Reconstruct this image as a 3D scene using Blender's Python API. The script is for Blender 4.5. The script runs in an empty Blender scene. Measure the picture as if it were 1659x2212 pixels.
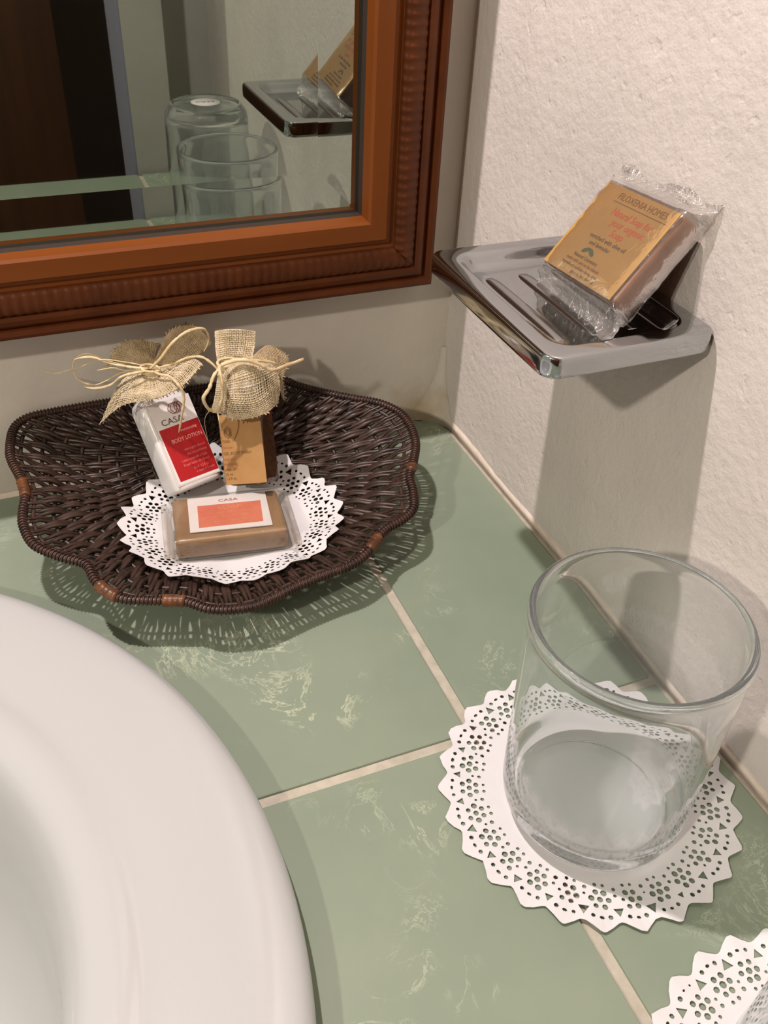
import bpy, bmesh, math, random
from mathutils import Vector, Matrix, noise
from mathutils.geometry import delaunay_2d_cdt
from math import sin, cos, pi, sqrt, atan2, radians

random.seed(7)
S = bpy.context.scene
COL = S.collection

# ------------------------------------------------------------------ camera
cam_d = bpy.data.cameras.new('camera')
cam = bpy.data.objects.new('camera', cam_d)
COL.objects.link(cam)
S.camera = cam
cam_d.sensor_fit = 'HORIZONTAL'
cam_d.sensor_width = 36.0
cam_d.lens = 1979.73 * 36.0 / 1659.0
cam_d.clip_start = 0.01
RX = Vector((0.92394053, -0.38013552, 0.04278868))
RD = Vector((-0.20202012, -0.57986267, -0.78927001))
RF = Vector((0.32484113, 0.72059438, -0.61255365))
M = Matrix.Identity(4)
for i in range(3):
    M[i][0] = RX[i]; M[i][1] = -RD[i]; M[i][2] = -RF[i]
M.translation = Vector((-0.24038020, -0.45489037, 0.31499997))
cam.matrix_world = M

# ------------------------------------------------------------------ world, lamps, exposure
W = bpy.data.worlds.new('world'); S.world = W
W.use_nodes = True
W.node_tree.nodes['Background'].inputs[0].default_value = (0.97, 0.98, 0.82, 1)
W.node_tree.nodes['Background'].inputs[1].default_value = 0.42

def lamp(name, loc, power, radius, col):
    l = bpy.data.lights.new(name, 'POINT'); l.energy = power; l.shadow_soft_size = radius; l.color = col
    o = bpy.data.objects.new(name, l); o.location = loc; COL.objects.link(o)
    return o
lamp('vanity_lamp', (-0.345, -0.088, 0.85), 25.5, 0.012, (1.0, 0.865, 0.86))
lamp('room_lamp', (-0.97, -0.75, 0.80), 24.5, 0.022, (1.0, 0.90, 0.78))

S.view_settings.view_transform = 'Standard'
S.view_settings.look = 'None'
S.view_settings.gamma = 1.0
S.view_settings.exposure = 0.0
S.view_settings.use_curve_mapping = False
cy = S.cycles
cy.use_denoising = True
cy.max_bounces = 28; cy.transmission_bounces = 24; cy.transparent_max_bounces = 24
cy.glossy_bounces = 6; cy.diffuse_bounces = 5
cy.caustics_refractive = True; cy.caustics_reflective = False
cy.sample_clamp_indirect = 6.0
cy.blur_glossy = 0.3

# ------------------------------------------------------------------ helpers
def link(o, parent=None):
    COL.objects.link(o)
    if parent is not None: o.parent = parent
    return o

def mesh_obj(name, verts, faces, mat, parent=None, smooth=True):
    me = bpy.data.meshes.new(name)
    me.from_pydata([tuple(v) for v in verts], [], faces)
    me.update()
    if smooth: me.shade_smooth()
    if mat: me.materials.append(mat)
    return link(bpy.data.objects.new(name, me), parent)

def bm_obj(name, bm, mat, parent=None, smooth=True):
    me = bpy.data.meshes.new(name)
    bmesh.ops.recalc_face_normals(bm, faces=bm.faces)
    bm.to_mesh(me); bm.free()
    if smooth: me.shade_smooth()
    if mat: me.materials.append(mat)
    return link(bpy.data.objects.new(name, me), parent)

def empty(name, loc=(0, 0, 0)):
    o = bpy.data.objects.new(name, None); o.location = loc; o.empty_display_size = 0.02
    COL.objects.link(o); return o

def tag(o, label, cat, group=None, kind=None):
    o['label'] = label; o['category'] = cat
    if group: o['group'] = group
    if kind: o['kind'] = kind
    return o

def struct(o, label=None, cat=None):
    o['kind'] = 'structure'
    if label: o['label'] = label
    if cat: o['category'] = cat
    return o

class MB:
    def __init__(s): s.v = []; s.f = []
    def tube(s, pts, rad, n=6, flat=1.0, up=None, close=False, cap=True):
        """tube along points; rad number or list; flat squashes along the local up."""
        m = len(pts); P = [Vector(p) for p in pts]
        base = len(s.v); prev = None
        for i in range(m):
            if close: t = P[(i + 1) % m] - P[i - 1]
            else: t = P[min(i + 1, m - 1)] - P[max(i - 1, 0)]
            if t.length < 1e-9: t = Vector((0, 0, 1))
            t.normalize()
            u = Vector(up[i]) if up else (prev if prev else (Vector((0, 0, 1)) if abs(t.z) < .9 else Vector((1, 0, 0))))
            b = t.cross(u)
            if b.length < 1e-6: b = t.cross(Vector((1, 0.2, 0)))
            b.normalize(); u = b.cross(t); u.normalize(); prev = u
            r = rad[i] if hasattr(rad, '__len__') else rad
            for k in range(n):
                a = 2 * pi * k / n
                s.v.append(P[i] + b * (cos(a) * r) + u * (sin(a) * r * flat))
        for i in range(m if close else m - 1):
            j = (i + 1) % m
            for k in range(n):
                k2 = (k + 1) % n
                s.f.append((base + i * n + k, base + i * n + k2, base + j * n + k2, base + j * n + k))
        if cap and not close:
            s.f.append(tuple(base + k for k in range(n))[::-1])
            s.f.append(tuple(base + (m - 1) * n + k for k in range(n)))
    def build(s, name, mat, parent=None, smooth=True):
        return mesh_obj(name, s.v, s.f, mat, parent, smooth)

def catmull(pts, per=8, close=False):
    P = [Vector(p) for p in pts]; n = len(P); out = []
    for i in range(n if close else n - 1):
        if close: a, b, c, d = P[i - 1], P[i], P[(i + 1) % n], P[(i + 2) % n]
        else: a, b, c, d = P[max(i - 1, 0)], P[i], P[i + 1], P[min(i + 2, n - 1)]
        for k in range(per):
            t = k / per
            out.append(0.5 * ((2 * b) + (c - a) * t + (2 * a - 5 * b + 4 * c - d) * t * t + (3 * b - a - 3 * c + d) * t ** 3))
    if not close: out.append(P[-1].copy())
    return out

def box_mesh(bm, lo, hi, bev=0.0, seg=2):
    r = bmesh.ops.create_cube(bm, size=1.0)
    for v in r['verts']:
        v.co = Vector([(lo[i] + hi[i]) / 2 + v.co[i] * (hi[i] - lo[i]) for i in range(3)])
    if bev > 0:
        es = list({e for v in r['verts'] for e in v.link_edges})
        bmesh.ops.bevel(bm, geom=es, offset=bev, segments=seg, profile=0.5, affect='EDGES')

def box(name, lo, hi, mat, parent=None, bev=0.0, seg=2):
    bm = bmesh.new(); box_mesh(bm, lo, hi, bev, seg)
    return bm_obj(name, bm, mat, parent, smooth=bev > 0)

def revolve(name, prof, mat, parent=None, n=96, center=(0, 0, 0)):
    """prof: list of (r, z); ends with r=0 are collapsed"""
    v = []; f = []; rings = []
    for r, z in prof:
        if r < 1e-7: rings.append([len(v)]); v.append((center[0], center[1], center[2] + z))
        else:
            rings.append(list(range(len(v), len(v) + n)))
            for k in range(n):
                a = 2 * pi * k / n; v.append((center[0] + r * cos(a), center[1] + r * sin(a), center[2] + z))
    for a, b in zip(rings, rings[1:]):
        for k in range(n):
            k2 = (k + 1) % n
            if len(a) == 1: f.append((a[0], b[k], b[k2]))
            elif len(b) == 1: f.append((a[k], b[0], a[k2]))
            else: f.append((a[k], b[k], b[k2], a[k2]))
    o = mesh_obj(name, v, f, mat, parent)
    bm = bmesh.new(); bm.from_mesh(o.data); bmesh.ops.recalc_face_normals(bm, faces=bm.faces); bm.to_mesh(o.data); bm.free()
    return o

def inside(poly, x, y):
    c = False; n = len(poly); j = n - 1
    for i in range(n):
        xi, yi = poly[i]; xj, yj = poly[j]
        if (yi > y) != (yj > y) and x < (xj - xi) * (y - yi) / (yj - yi) + xi: c = not c
        j = i
    return c

def plate(name, outer, holes, zfun, thick, mat, parent=None, extra=(), top_up=True, smooth=True):
    """triangulated sheet with holes, thickness straight down; zfun(x, y) -> (x, y, z)"""
    V = []; E = []
    for loop in [outer] + list(holes):
        b = len(V); V += [Vector(p) for p in loop]; m = len(loop)
        E += [(b + i, b + (i + 1) % m) for i in range(m)]
    V += [Vector(p) for p in extra]
    r = delaunay_2d_cdt(V, E, [], 0, 1e-7)
    rv, rf = r[0], r[2]
    bb = [(min(p[0] for p in h), max(p[0] for p in h), min(p[1] for p in h), max(p[1] for p in h)) for h in holes]
    F = []
    for t in rf:
        x = sum(rv[i].x for i in t) / 3; y = sum(rv[i].y for i in t) / 3
        if not inside(outer, x, y): continue
        if any(b[0] <= x <= b[1] and b[2] <= y <= b[3] and inside(h, x, y) for b, h in zip(bb, holes)): continue
        F.append(tuple(t))
    used = sorted({i for t in F for i in t}); mp = {i: k for k, i in enumerate(used)}
    top = [Vector(zfun(rv[i].x, rv[i].y)) for i in used]
    n = len(top); T = [tuple(mp[i] for i in t) for t in F]
    bot = [p - Vector((0, 0, thick)) for p in top]
    edges = {}
    for t in T:
        for a, b in ((t[0], t[1]), (t[1], t[2]), (t[2], t[0])): edges[(a, b)] = 1
    faces = list(T) + [tuple(i + n for i in reversed(t)) for t in T]
    for (a, b) in edges:
        if (b, a) not in edges: faces.append((a, a + n, b + n, b))
    o = mesh_obj(name, top + bot, faces, mat, parent, smooth=False)
    bm = bmesh.new(); bm.from_mesh(o.data); bmesh.ops.recalc_face_normals(bm, faces=bm.faces); bm.to_mesh(o.data); bm.free()
    return o

FONT_CACHE = {}
def text_part(name, body, size, mat, parent, mat4, extrude=0.00006, align='CENTER', sx=1.0, shear=0.0, bold=0.0):
    cu = bpy.data.curves.new(name, 'FONT'); cu.body = body; cu.size = size; cu.align_x = align; cu.align_y = 'CENTER'
    cu.extrude = extrude; cu.shear = shear; cu.resolution_u = 2; cu.offset = bold
    ob = bpy.data.objects.new(name, cu); COL.objects.link(ob)
    bpy.context.view_layer.update()
    me = bpy.data.meshes.new_from_object(ob.evaluated_get(bpy.context.evaluated_depsgraph_get()))
    bpy.data.objects.remove(ob); bpy.data.curves.remove(cu)
    me.transform(mat4 @ Matrix.Diagonal((sx, 1, 1, 1)))
    me.materials.clear(); me.materials.append(mat)
    me.name = name
    return link(bpy.data.objects.new(name, me), parent)

# ------------------------------------------------------------------ materials
def mat(name, col, rough=0.5, metal=0.0, spec=0.5, **k):
    m = bpy.data.materials.new(name); m.use_nodes = True
    b = m.node_tree.nodes['Principled BSDF']
    b.inputs['Base Color'].default_value = (*col, 1); b.inputs['Roughness'].default_value = rough
    b.inputs['Metallic'].default_value = metal; b.inputs['Specular IOR Level'].default_value = spec
    for kk, v in k.items(): b.inputs[kk.replace('_', ' ')].default_value = v
    return m

def N(m, typ, **k):
    n = m.node_tree.nodes.new(typ)
    for a, v in k.items():
        if a.startswith('i_'): n.inputs[a[2:].replace('_', ' ')].default_value = v
        else: setattr(n, a, v)
    return n

def L(m, a, ao, b, bi): m.node_tree.links.new(a.outputs[ao], b.inputs[bi])
def coords(m, kind='Object'):
    return N(m, 'ShaderNodeTexCoord'), kind
def tex_noise(m, scale, detail=4, rough=0.55, dist=0.0, stretch=None, src='Object'):
    tc = N(m, 'ShaderNodeTexCoord'); mp = N(m, 'ShaderNodeMapping')
    if stretch: mp.inputs['Scale'].default_value = stretch
    L(m, tc, src, mp, 'Vector')
    n = N(m, 'ShaderNodeTexNoise'); n.inputs['Scale'].default_value = scale; n.inputs['Detail'].default_value = detail
    n.inputs['Roughness'].default_value = rough; n.inputs['Distortion'].default_value = dist
    L(m, mp, 'Vector', n, 'Vector'); return n
def ramp(m, stops, src, out='Fac'):
    r = N(m, 'ShaderNodeValToRGB'); cr = r.color_ramp
    while len(cr.elements) < len(stops): cr.elements.new(0.5)
    for e, (p, c) in zip(cr.elements, stops):
        e.position = p; e.color = (*c, 1) if len(c) == 3 else c
    L(m, src, out, r, 'Fac'); return r
def bump(m, src, out, strength, dist, prev=None):
    b = N(m, 'ShaderNodeBump'); b.inputs['Strength'].default_value = strength; b.inputs['Distance'].default_value = dist
    L(m, src, out, b, 'Height')
    if prev: L(m, prev, 'Normal', b, 'Normal')
    return b
def BS(m): return m.node_tree.nodes['Principled BSDF']
def math_(m, op, a, b=None, clamp=False):
    n = N(m, 'ShaderNodeMath', operation=op); n.use_clamp = clamp
    for i, x in enumerate((a, b)):
        if x is None: continue
        if isinstance(x, tuple): L(m, x[0], x[1], n, i)
        else: n.inputs[i].default_value = x
    return n
def mix(m, fac, c1, c2, blend='MIX'):
    n = N(m, 'ShaderNodeMix', data_type='RGBA', blend_type=blend)
    for idx, x in ((0, fac), (6, c1), (7, c2)):
        if isinstance(x, tuple) and len(x) == 2: m.node_tree.links.new(x[0].outputs[x[1]], n.inputs[idx])
        elif idx == 0: n.inputs[0].default_value = x
        else: n.inputs[idx].default_value = (*x, 1)
    return n

# plaster
def plaster(name, col, pits=1.0, stain=False):
    m = mat(name, col, 0.85, spec=0.2)
    big = tex_noise(m, 14, 3); fine = tex_noise(m, 210, 3, 0.6); pit = tex_noise(m, 120, 2, 0.5)
    pr = ramp(m, [(0.28, (0, 0, 0)), (0.36, (1, 1, 1))], pit)
    c = ramp(m, [(0.3, tuple(x * 0.93 for x in col)), (0.7, tuple(min(1, x * 1.04) for x in col))], big)
    last = (c, 'Color')
    if stain:
        tc = N(m, 'ShaderNodeTexCoord')
        vm = N(m, 'ShaderNodeVectorMath', operation='DISTANCE'); L(m, tc, 'Object', vm, 0); vm.inputs[1].default_value = (-0.016, 0, 0.004)
        nn = tex_noise(m, 70, 4)
        a = math_(m, 'MULTIPLY_ADD', (nn, 'Fac'), 0.05); a.inputs[2].default_value = 0.0
        d = math_(m, 'ADD', (vm, 'Value'), (a, 'Value'))
        mr = N(m, 'ShaderNodeMapRange'); mr.inputs['From Min'].default_value = 0.052; mr.inputs['From Max'].default_value = 0.028
        mr.inputs['To Min'].default_value = 0; mr.inputs['To Max'].default_value = 0.55; L(m, d, 'Value', mr, 'Value')
        mx = mix(m, (mr, 'Result'), last, (0.36, 0.25, 0.09)); last = (mx, 2)
    m.node_tree.links.new(last[0].outputs[last[1]], BS(m).inputs['Base Color'])
    b1 = bump(m, big, 'Fac', 0.5, 0.004); b2 = bump(m, fine, 'Fac', 0.35 + 0.35 * (pits > 0.3), 0.0009, b1)
    b3 = bump(m, pr, 'Color', 0.55 * pits, 0.0009, b2); L(m, b3, 'Normal', BS(m), 'Normal')
    return m
M_wall_r = plaster('plaster_right', (0.67, 0.62, 0.575), 0.42)
M_wall_b = plaster('plaster_back', (0.64, 0.60, 0.53), 0.15, stain=True)

# tiles
M_tile = mat('sage_tile', (0.25, 0.32, 0.23), 0.42, spec=0.22)
tn = tex_noise(M_tile, 9, 4, 0.6)
tb = ramp(M_tile, [(0.3, (0.220, 0.276, 0.206)), (0.72, (0.276, 0.325, 0.240))], tn)
n1 = tex_noise(M_tile, 26, 6, 0.7, 1.6)
a1 = math_(M_tile, 'ABSOLUTE', (math_(M_tile, 'SUBTRACT', (n1, 'Fac'), 0.5), 'Value'))
v1 = ramp(M_tile, [(0.0, (1, 1, 1)), (0.018, (0, 0, 0))], a1, 'Value')
n2 = tex_noise(M_tile, 16, 3, 0.5)
k2 = ramp(M_tile, [(0.54, (0, 0, 0)), (0.66, (1, 1, 1))], n2)
n3 = tex_noise(M_tile, 120, 5, 0.65, 0.8, stretch=(1, 0.45, 1))
k3 = ramp(M_tile, [(0.60, (0, 0, 0)), (0.72, (1, 1, 1))], n3)
s1 = math_(M_tile, 'MULTIPLY', (v1, 'Color'), (k2, 'Color'))
s2 = math_(M_tile, 'MULTIPLY', (k3, 'Color'), (k2, 'Color'))
s3 = math_(M_tile, 'MULTIPLY', (math_(M_tile, 'MAXIMUM', (s1, 'Value'), (s2, 'Value')), 'Value'), 0.8)
tm = mix(M_tile, (s3, 'Value'), (tb, 'Color'), (0.60, 0.64, 0.47))
M_tile.node_tree.links.new(tm.outputs[2], BS(M_tile).inputs['Base Color'])
tbp = bump(M_tile, tex_noise(M_tile, 30, 3), 'Fac', 0.15, 0.001); L(M_tile, tbp, 'Normal', BS(M_tile), 'Normal')

def simple_noise(name, c1, c2, scale, rough=0.6, bs=0.2, bd=0.0005, stretch=None, **k):
    m = mat(name, c1, rough, **k); n = tex_noise(m, scale, 4, stretch=stretch)
    r = ramp(m, [(0.3, c1), (0.7, c2)], n); L(m, r, 'Color', BS(m), 'Base Color')
    b = bump(m, n, 'Fac', bs, bd); L(m, b, 'Normal', BS(m), 'Normal'); return m
M_grout = simple_noise('grout_cream', (0.42, 0.39, 0.31), (0.55, 0.51, 0.42), 160, 0.9, 0.6, 0.001)
M_bead = simple_noise('grout_bead', (0.68, 0.58, 0.49), (0.82, 0.72, 0.62), 90, 0.85, 0.6, 0.002)
M_bead_dirty = simple_noise('grout_dirty', (0.42, 0.34, 0.20), (0.60, 0.54, 0.43), 120, 0.9, 0.7, 0.002)
M_por = mat('porcelain', (0.50, 0.515, 0.505), 0.12, spec=0.5)
M_wood = simple_noise('mirror_wood', (0.15, 0.040, 0.006), (0.20, 0.056, 0.009), 30, 0.42, 0.15, 0.0004, stretch=(0.12, 1, 1), spec=0.2)
M_wood_v = simple_noise('mirror_wood_upright', (0.15, 0.040, 0.006), (0.20, 0.056, 0.009), 30, 0.42, 0.15, 0.0004, stretch=(1, 1, 0.12), spec=0.2)
M_wood_dark = simple_noise('mirror_wood_rippled', (0.085, 0.021, 0.004), (0.125, 0.032, 0.006), 60, 0.5, 0.15, 0.0003, spec=0.22)
M_reflection_dark = mat('dark_reflection', (0.022, 0.012, 0.006), 0.7)
M_mirror = mat('mirror_silver', (0.38, 0.42, 0.37), 0.015, 1.0)
M_chrome = mat('chrome', (0.48, 0.50, 0.52), 0.08, 1.0)
M_chrome_w = mat('chrome_worn', (0.40, 0.40, 0.41), 0.18, 1.0)
M_glass = mat('tumbler_glass', (0.965, 0.99, 0.985), 0.0, spec=0.5)
BS(M_glass).inputs['Transmission Weight'].default_value = 1.0; BS(M_glass).inputs['IOR'].default_value = 1.47
M_glass_h = mat('tumbler_glass_hazy', (0.975, 0.995, 0.992), 0.0)
BS(M_glass_h).inputs['Transmission Weight'].default_value = 1.0; BS(M_glass_h).inputs['IOR'].default_value = 1.45
_o = M_glass_h.node_tree.nodes['Material Output']; _d = N(M_glass_h, 'ShaderNodeBsdfTranslucent'); _d.inputs[0].default_value = (0.80, 0.86, 0.85, 1)
_d2 = N(M_glass_h, 'ShaderNodeBsdfDiffuse'); _d2.inputs[0].default_value = (0.72, 0.80, 0.80, 1)
_a = N(M_glass_h, 'ShaderNodeMixShader'); _a.inputs[0].default_value = 0.5; L(M_glass_h, _d, 0, _a, 1); L(M_glass_h, _d2, 0, _a, 2)
_m = N(M_glass_h, 'ShaderNodeMixShader'); _m.inputs[0].default_value = 0.07
L(M_glass_h, BS(M_glass_h), 0, _m, 1); L(M_glass_h, _a, 0, _m, 2); L(M_glass_h, _m, 0, _o, 0)
M_paper = mat('doily_paper', (0.73, 0.73, 0.735), 0.85, spec=0.15)
pn = tex_noise(M_paper, 900, 2); pb = bump(M_paper, pn, 'Fac', 0.3, 0.0002); L(M_paper, pb, 'Normal', BS(M_paper), 'Normal')
M_wicker = simple_noise('dark_wicker', (0.018, 0.009, 0.006), (0.060, 0.032, 0.022), 120, 0.42, 0.4, 0.0006, spec=0.5)
M_wicker_rim = simple_noise('wicker_rim', (0.018, 0.008, 0.006), (0.060, 0.024, 0.012), 150, 0.42, 0.4, 0.0006, spec=0.5)
M_cane = simple_noise('bare_cane', (0.05, 0.02, 0.008), (0.19, 0.065, 0.015), 160, 0.4, 0.3, 0.0005)
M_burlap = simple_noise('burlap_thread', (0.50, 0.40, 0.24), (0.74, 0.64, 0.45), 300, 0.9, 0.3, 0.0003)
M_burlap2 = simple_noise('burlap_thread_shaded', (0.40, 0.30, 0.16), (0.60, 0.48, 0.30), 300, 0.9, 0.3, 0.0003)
M_raffia = simple_noise('raffia', (0.52, 0.38, 0.18), (0.78, 0.66, 0.42), 200, 0.7, 0.4, 0.0004)
M_white = mat('white_plastic', (0.80, 0.79, 0.77), 0.28)
M_label = mat('white_label', (0.84, 0.82, 0.80), 0.4)
M_lline = mat('label_rule', (0.62, 0.52, 0.48), 0.5)
M_red = mat('red_print', (0.46, 0.012, 0.016), 0.38)
M_redln = mat('red_line_print', (0.70, 0.20, 0.20), 0.45)
M_redtxt = mat('pale_red_print', (0.85, 0.42, 0.40), 0.5)
M_greytxt = mat('grey_print', (0.13, 0.11, 0.10), 0.5)
M_brnlogo = mat('maroon_print', (0.28, 0.06, 0.05), 0.5)
M_kraft = simple_noise('kraft_paper', (0.38, 0.205, 0.065), (0.45, 0.25, 0.088), 80, 0.7, 0.1, 0.0002)
M_kraft2 = simple_noise('kraft_card', (0.40, 0.225, 0.062), (0.45, 0.255, 0.074), 80, 0.65, 0.1, 0.0002)
M_brntxt = mat('brown_print', (0.19, 0.08, 0.025), 0.6)
M_rust = mat('rust_print', (0.42, 0.13, 0.05), 0.6)
M_orange = simple_noise('coral_print', (0.66, 0.15, 0.085), (0.72, 0.22, 0.12), 120, 0.45, 0.0, 0.0001)
M_coral2 = mat('coral_print_pale', (0.74, 0.30, 0.14), 0.5)
M_darktxt = mat('dark_print', (0.07, 0.045, 0.02), 0.6)
M_script = mat('red_script_print', (0.60, 0.085, 0.045), 0.6)
M_green = mat('green_print', (0.05, 0.09, 0.05), 0.6)
M_soap = simple_noise('brown_soap', (0.19, 0.085, 0.048), (0.33, 0.17, 0.11), 90, 0.4, 0.3, 0.0006)
M_soap2 = simple_noise('tan_soap', (0.24, 0.135, 0.05), (0.33, 0.195, 0.085), 60, 0.4, 0.3, 0.0006)
M_amber = mat('amber_bottle', (0.16, 0.06, 0.015), 0.12)
BS(M_amber).inputs['Transmission Weight'].default_value = 0.55
M_door = simple_noise('dark_door', (0.050, 0.018, 0.006), (0.085, 0.032, 0.010), 8, 0.5, 0.1, 0.001, stretch=(6, 1, 0.4))
M_dark = mat('dark_passage', (0.035, 0.022, 0.020), 0.8)
M_passage = simple_noise('dim_passage', (0.24, 0.17, 0.15), (0.28, 0.20, 0.17), 3, 0.8, 0.0, 0.001)
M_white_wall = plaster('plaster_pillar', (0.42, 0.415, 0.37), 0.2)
M_edge_highlight = mat('bluish_highlight', (0.26, 0.26, 0.33), 0.6)

def film(name, haze=0.10, gloss=0.10, scale=150, bstr=0.9, bd=0.0015, tint=(0.97, 0.955, 0.93)):
    m = bpy.data.materials.new(name); m.use_nodes = True
    nt = m.node_tree; nt.nodes.remove(nt.nodes['Principled BSDF']); out = nt.nodes['Material Output']
    tr = N(m, 'ShaderNodeBsdfTransparent'); tr.inputs[0].default_value = (*tint, 1)
    gl = N(m, 'ShaderNodeBsdfGlossy'); gl.inputs['Roughness'].default_value = 0.16; gl.inputs[0].default_value = (1, 1, 1, 1)
    df = N(m, 'ShaderNodeBsdfDiffuse'); df.inputs[0].default_value = (0.9, 0.88, 0.86, 1)
    n = tex_noise(m, scale, 3, 0.5, 1.5); b = bump(m, n, 'Fac', bstr, bd)
    L(m, b, 'Normal', gl, 'Normal')
    lw = N(m, 'ShaderNodeLayerWeight'); lw.inputs[0].default_value = 0.3; L(m, b, 'Normal', lw, 'Normal')
    f = math_(m, 'MULTIPLY_ADD', (lw, 'Fresnel'), 0.42); f.inputs[2].default_value = gloss * 0.4; f.use_clamp = True
    m1 = N(m, 'ShaderNodeMixShader'); m1.inputs[0].default_value = haze
    L(m, tr, 0, m1, 1); L(m, df, 0, m1, 2)
    m2 = N(m, 'ShaderNodeMixShader'); L(m, f, 'Value', m2, 0); L(m, m1, 0, m2, 1); L(m, gl, 0, m2, 2)
    L(m, m2, 0, out, 0); return m
M_film = film('clear_film', haze=0.035, gloss=0.10, scale=110, bstr=0.35, bd=0.0008)
M_film_fin = film('clear_film_crimped', haze=0.16, gloss=0.2, scale=230, bstr=1.0, bd=0.0016)
M_film2 = film('clear_film_flat', haze=0.03, gloss=0.12, scale=50, bstr=0.4)

# ------------------------------------------------------------------ the room
def wall(name, lo, hi, m, label=None):
    return struct(box(name, lo, hi, m))
wall('wall_back', (-1.05, 0.0, -0.7), (0.06, 0.06, 1.5), M_wall_b)
wall('wall_right', (0.0, -0.64, -0.7), (0.06, 0.0, 1.5), M_wall_r)
wall('wall_front', (-0.0565, -0.66, -0.7), (0.0, -0.62, 1.5), M_white_wall)
wall('trim_1', (-0.096, -0.64, -0.7), (-0.0565, -0.565, 1.5), M_white_wall)
wall('edge_highlight', (-0.0990, -0.64, -0.7), (-0.0962, -0.568, 1.5), M_edge_highlight)  # added strip, its bluish colour paints the highlight along the pillar edge
wall('door_1', (-1.0, -0.95, -0.7), (-0.128, -0.91, 1.5), M_door)
wall('wall_passage', (-0.40, -1.55, -0.7), (0.35, -1.50, 1.5), M_passage)
wall('wall_passage_near', (0.02, -1.50, -0.7), (0.05, -0.665, 1.5), M_passage)
wall('floor', (-1.05, -1.55, -0.75), (0.35, 0.06, -0.702), M_dark)

# countertop: grout bed, tiles cut round for the basin, beads of grout along the walls
BC = Vector((-0.422, -0.274)); BR = 0.212
ct = empty('countertop', (-0.5, -0.28, -0.04))
tag(ct, 'sage green tiled washbasin counter with cream grout joints in the corner', 'countertop')
def keep(o, parent):
    o.parent = parent; o.matrix_parent_inverse = Matrix.Translation(parent.location).inverted(); return o
gx = [-0.003, -0.0955, -0.3455, -0.5955, -0.8455, -1.04]
gy = [-0.003, -0.2418, -0.492, -0.560]
JW = 0.0024
def circle_pts(c, r, n): return [(c[0] + r * cos(2 * pi * k / n), c[1] + r * sin(2 * pi * k / n)) for k in range(n)]
cpts = circle_pts(BC, BR, 128)
def clip_rect_minus_circle(x0, y0, x1, y1):
    # outline of the rectangle with the disc removed (disc meets the rectangle's border at most twice)
    per = []
    nseg = 40
    cs = [(x0, y0), (x1, y0), (x1, y1), (x0, y1)]
    for i in range(4):
        a, b = cs[i], cs[(i + 1) % 4]
        for k in range(nseg): per.append((a[0] + (b[0] - a[0]) * k / nseg, a[1] + (b[1] - a[1]) * k / nseg))
    ok = [sqrt((p[0] - BC[0]) ** 2 + (p[1] - BC[1]) ** 2) > BR for p in per]
    if all(ok): return cs
    if not any(ok): return None
    n = len(per); s = next(i for i in range(n) if ok[i] and not ok[i - 1])
    out = []; i = s
    while ok[i % n] and i < s + n: out.append(per[i % n]); i += 1
    rest = [ok[j % n] for j in range(i, s + n)]
    if any(rest): return out if len(out) > 60 else None
    a0 = atan2(out[-1][1] - BC[1], out[-1][0] - BC[0]); a1 = atan2(out[0][1] - BC[1], out[0][0] - BC[0])
    d = (a1 - a0 + pi) % (2 * pi) - pi
    m = max(3, int(abs(d) / 0.05))
    out += [(BC[0] + BR * cos(a0 + d * k / m), BC[1] + BR * sin(a0 + d * k / m)) for k in range(0, m + 1)]
    return out
bed_outer = [(-1.045, -0.5585), (-0.0005, -0.5585), (-0.0005, -0.0005), (-1.045, -0.0005)]
keep(plate('grout_bed', bed_outer, [cpts], lambda x, y: (x, y, -0.0012), 0.035, M_grout), ct)
for i in range(len(gx) - 1):
    for j in range(len(gy) - 1):
        x1, x0 = gx[i] - (JW if i else 0), gx[i + 1] + JW
        y1, y0 = gy[j] - (JW if j else 0), gy[j + 1] + (JW if j < 2 else 0)
        poly = clip_rect_minus_circle(x0, y0, x1, y1)
        if poly is None or len(poly) < 3: continue
        o = plate('tile', poly, [], lambda x, y: (x, y, 0.0), 0.0065, M_tile)
        bv = o.modifiers.new('bevel', 'BEVEL'); bv.width = 0.0008; bv.segments = 2; bv.limit_method = 'ANGLE'; bv.angle_limit = radians(50)
        keep(o, ct)

def bead(name, a, b, r, m, seed, n=90):
    # irregular quarter-round of grout along a wall foot
    A = Vector(a); B = Vector(b); d = (B - A).normalized(); up = Vector((0, 0, 1)); out = Vector((-d.y, d.x, 0))
    V = []; F = []; q = 7
    for i in range(n + 1):
        p = A.lerp(B, i / n)
        rr = r * (1 + 0.35 * noise.noise(Vector((i * 0.11, seed, 0))) + 0.12 * noise.noise(Vector((i * 0.6, seed, 3))))
        if i in (0, n): rr *= 0.6
        V.append(p + up * -0.0008)
        for k in range(q):
            t = k / (q - 1) * pi / 2
            rad = rr * (1 - 0.28 * sin(2 * t))
            V.append(p + out * rad * cos(t) + up * (rad * sin(t) * 0.8 - 0.0008))
    w = q + 1
    for i in range(n):
        for k in range(w):
            k2 = (k + 1) % w
            F.append((i * w + k, i * w + k2, (i + 1) * w + k2, (i + 1) * w + k))
    F.append(tuple(range(w))); F.append(tuple(n * w + k for k in range(w))[::-1])
    o = mesh_obj(name, V, F, m)
    bm = bmesh.new(); bm.from_mesh(o.data); bmesh.ops.recalc_face_normals(bm, faces=bm.faces); bm.to_mesh(o.data); bm.free()
    return struct(o)
bead('trim_3', (-0.0002, -0.012, 0), (-0.0002, -0.556, 0), 0.0082, M_bead, 1)
for k_, o in enumerate([bead('trim_4', (-0.033, -0.0002, 0), (-1.0, -0.0002, 0), 0.0035, M_bead, 5)]): pass
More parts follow.
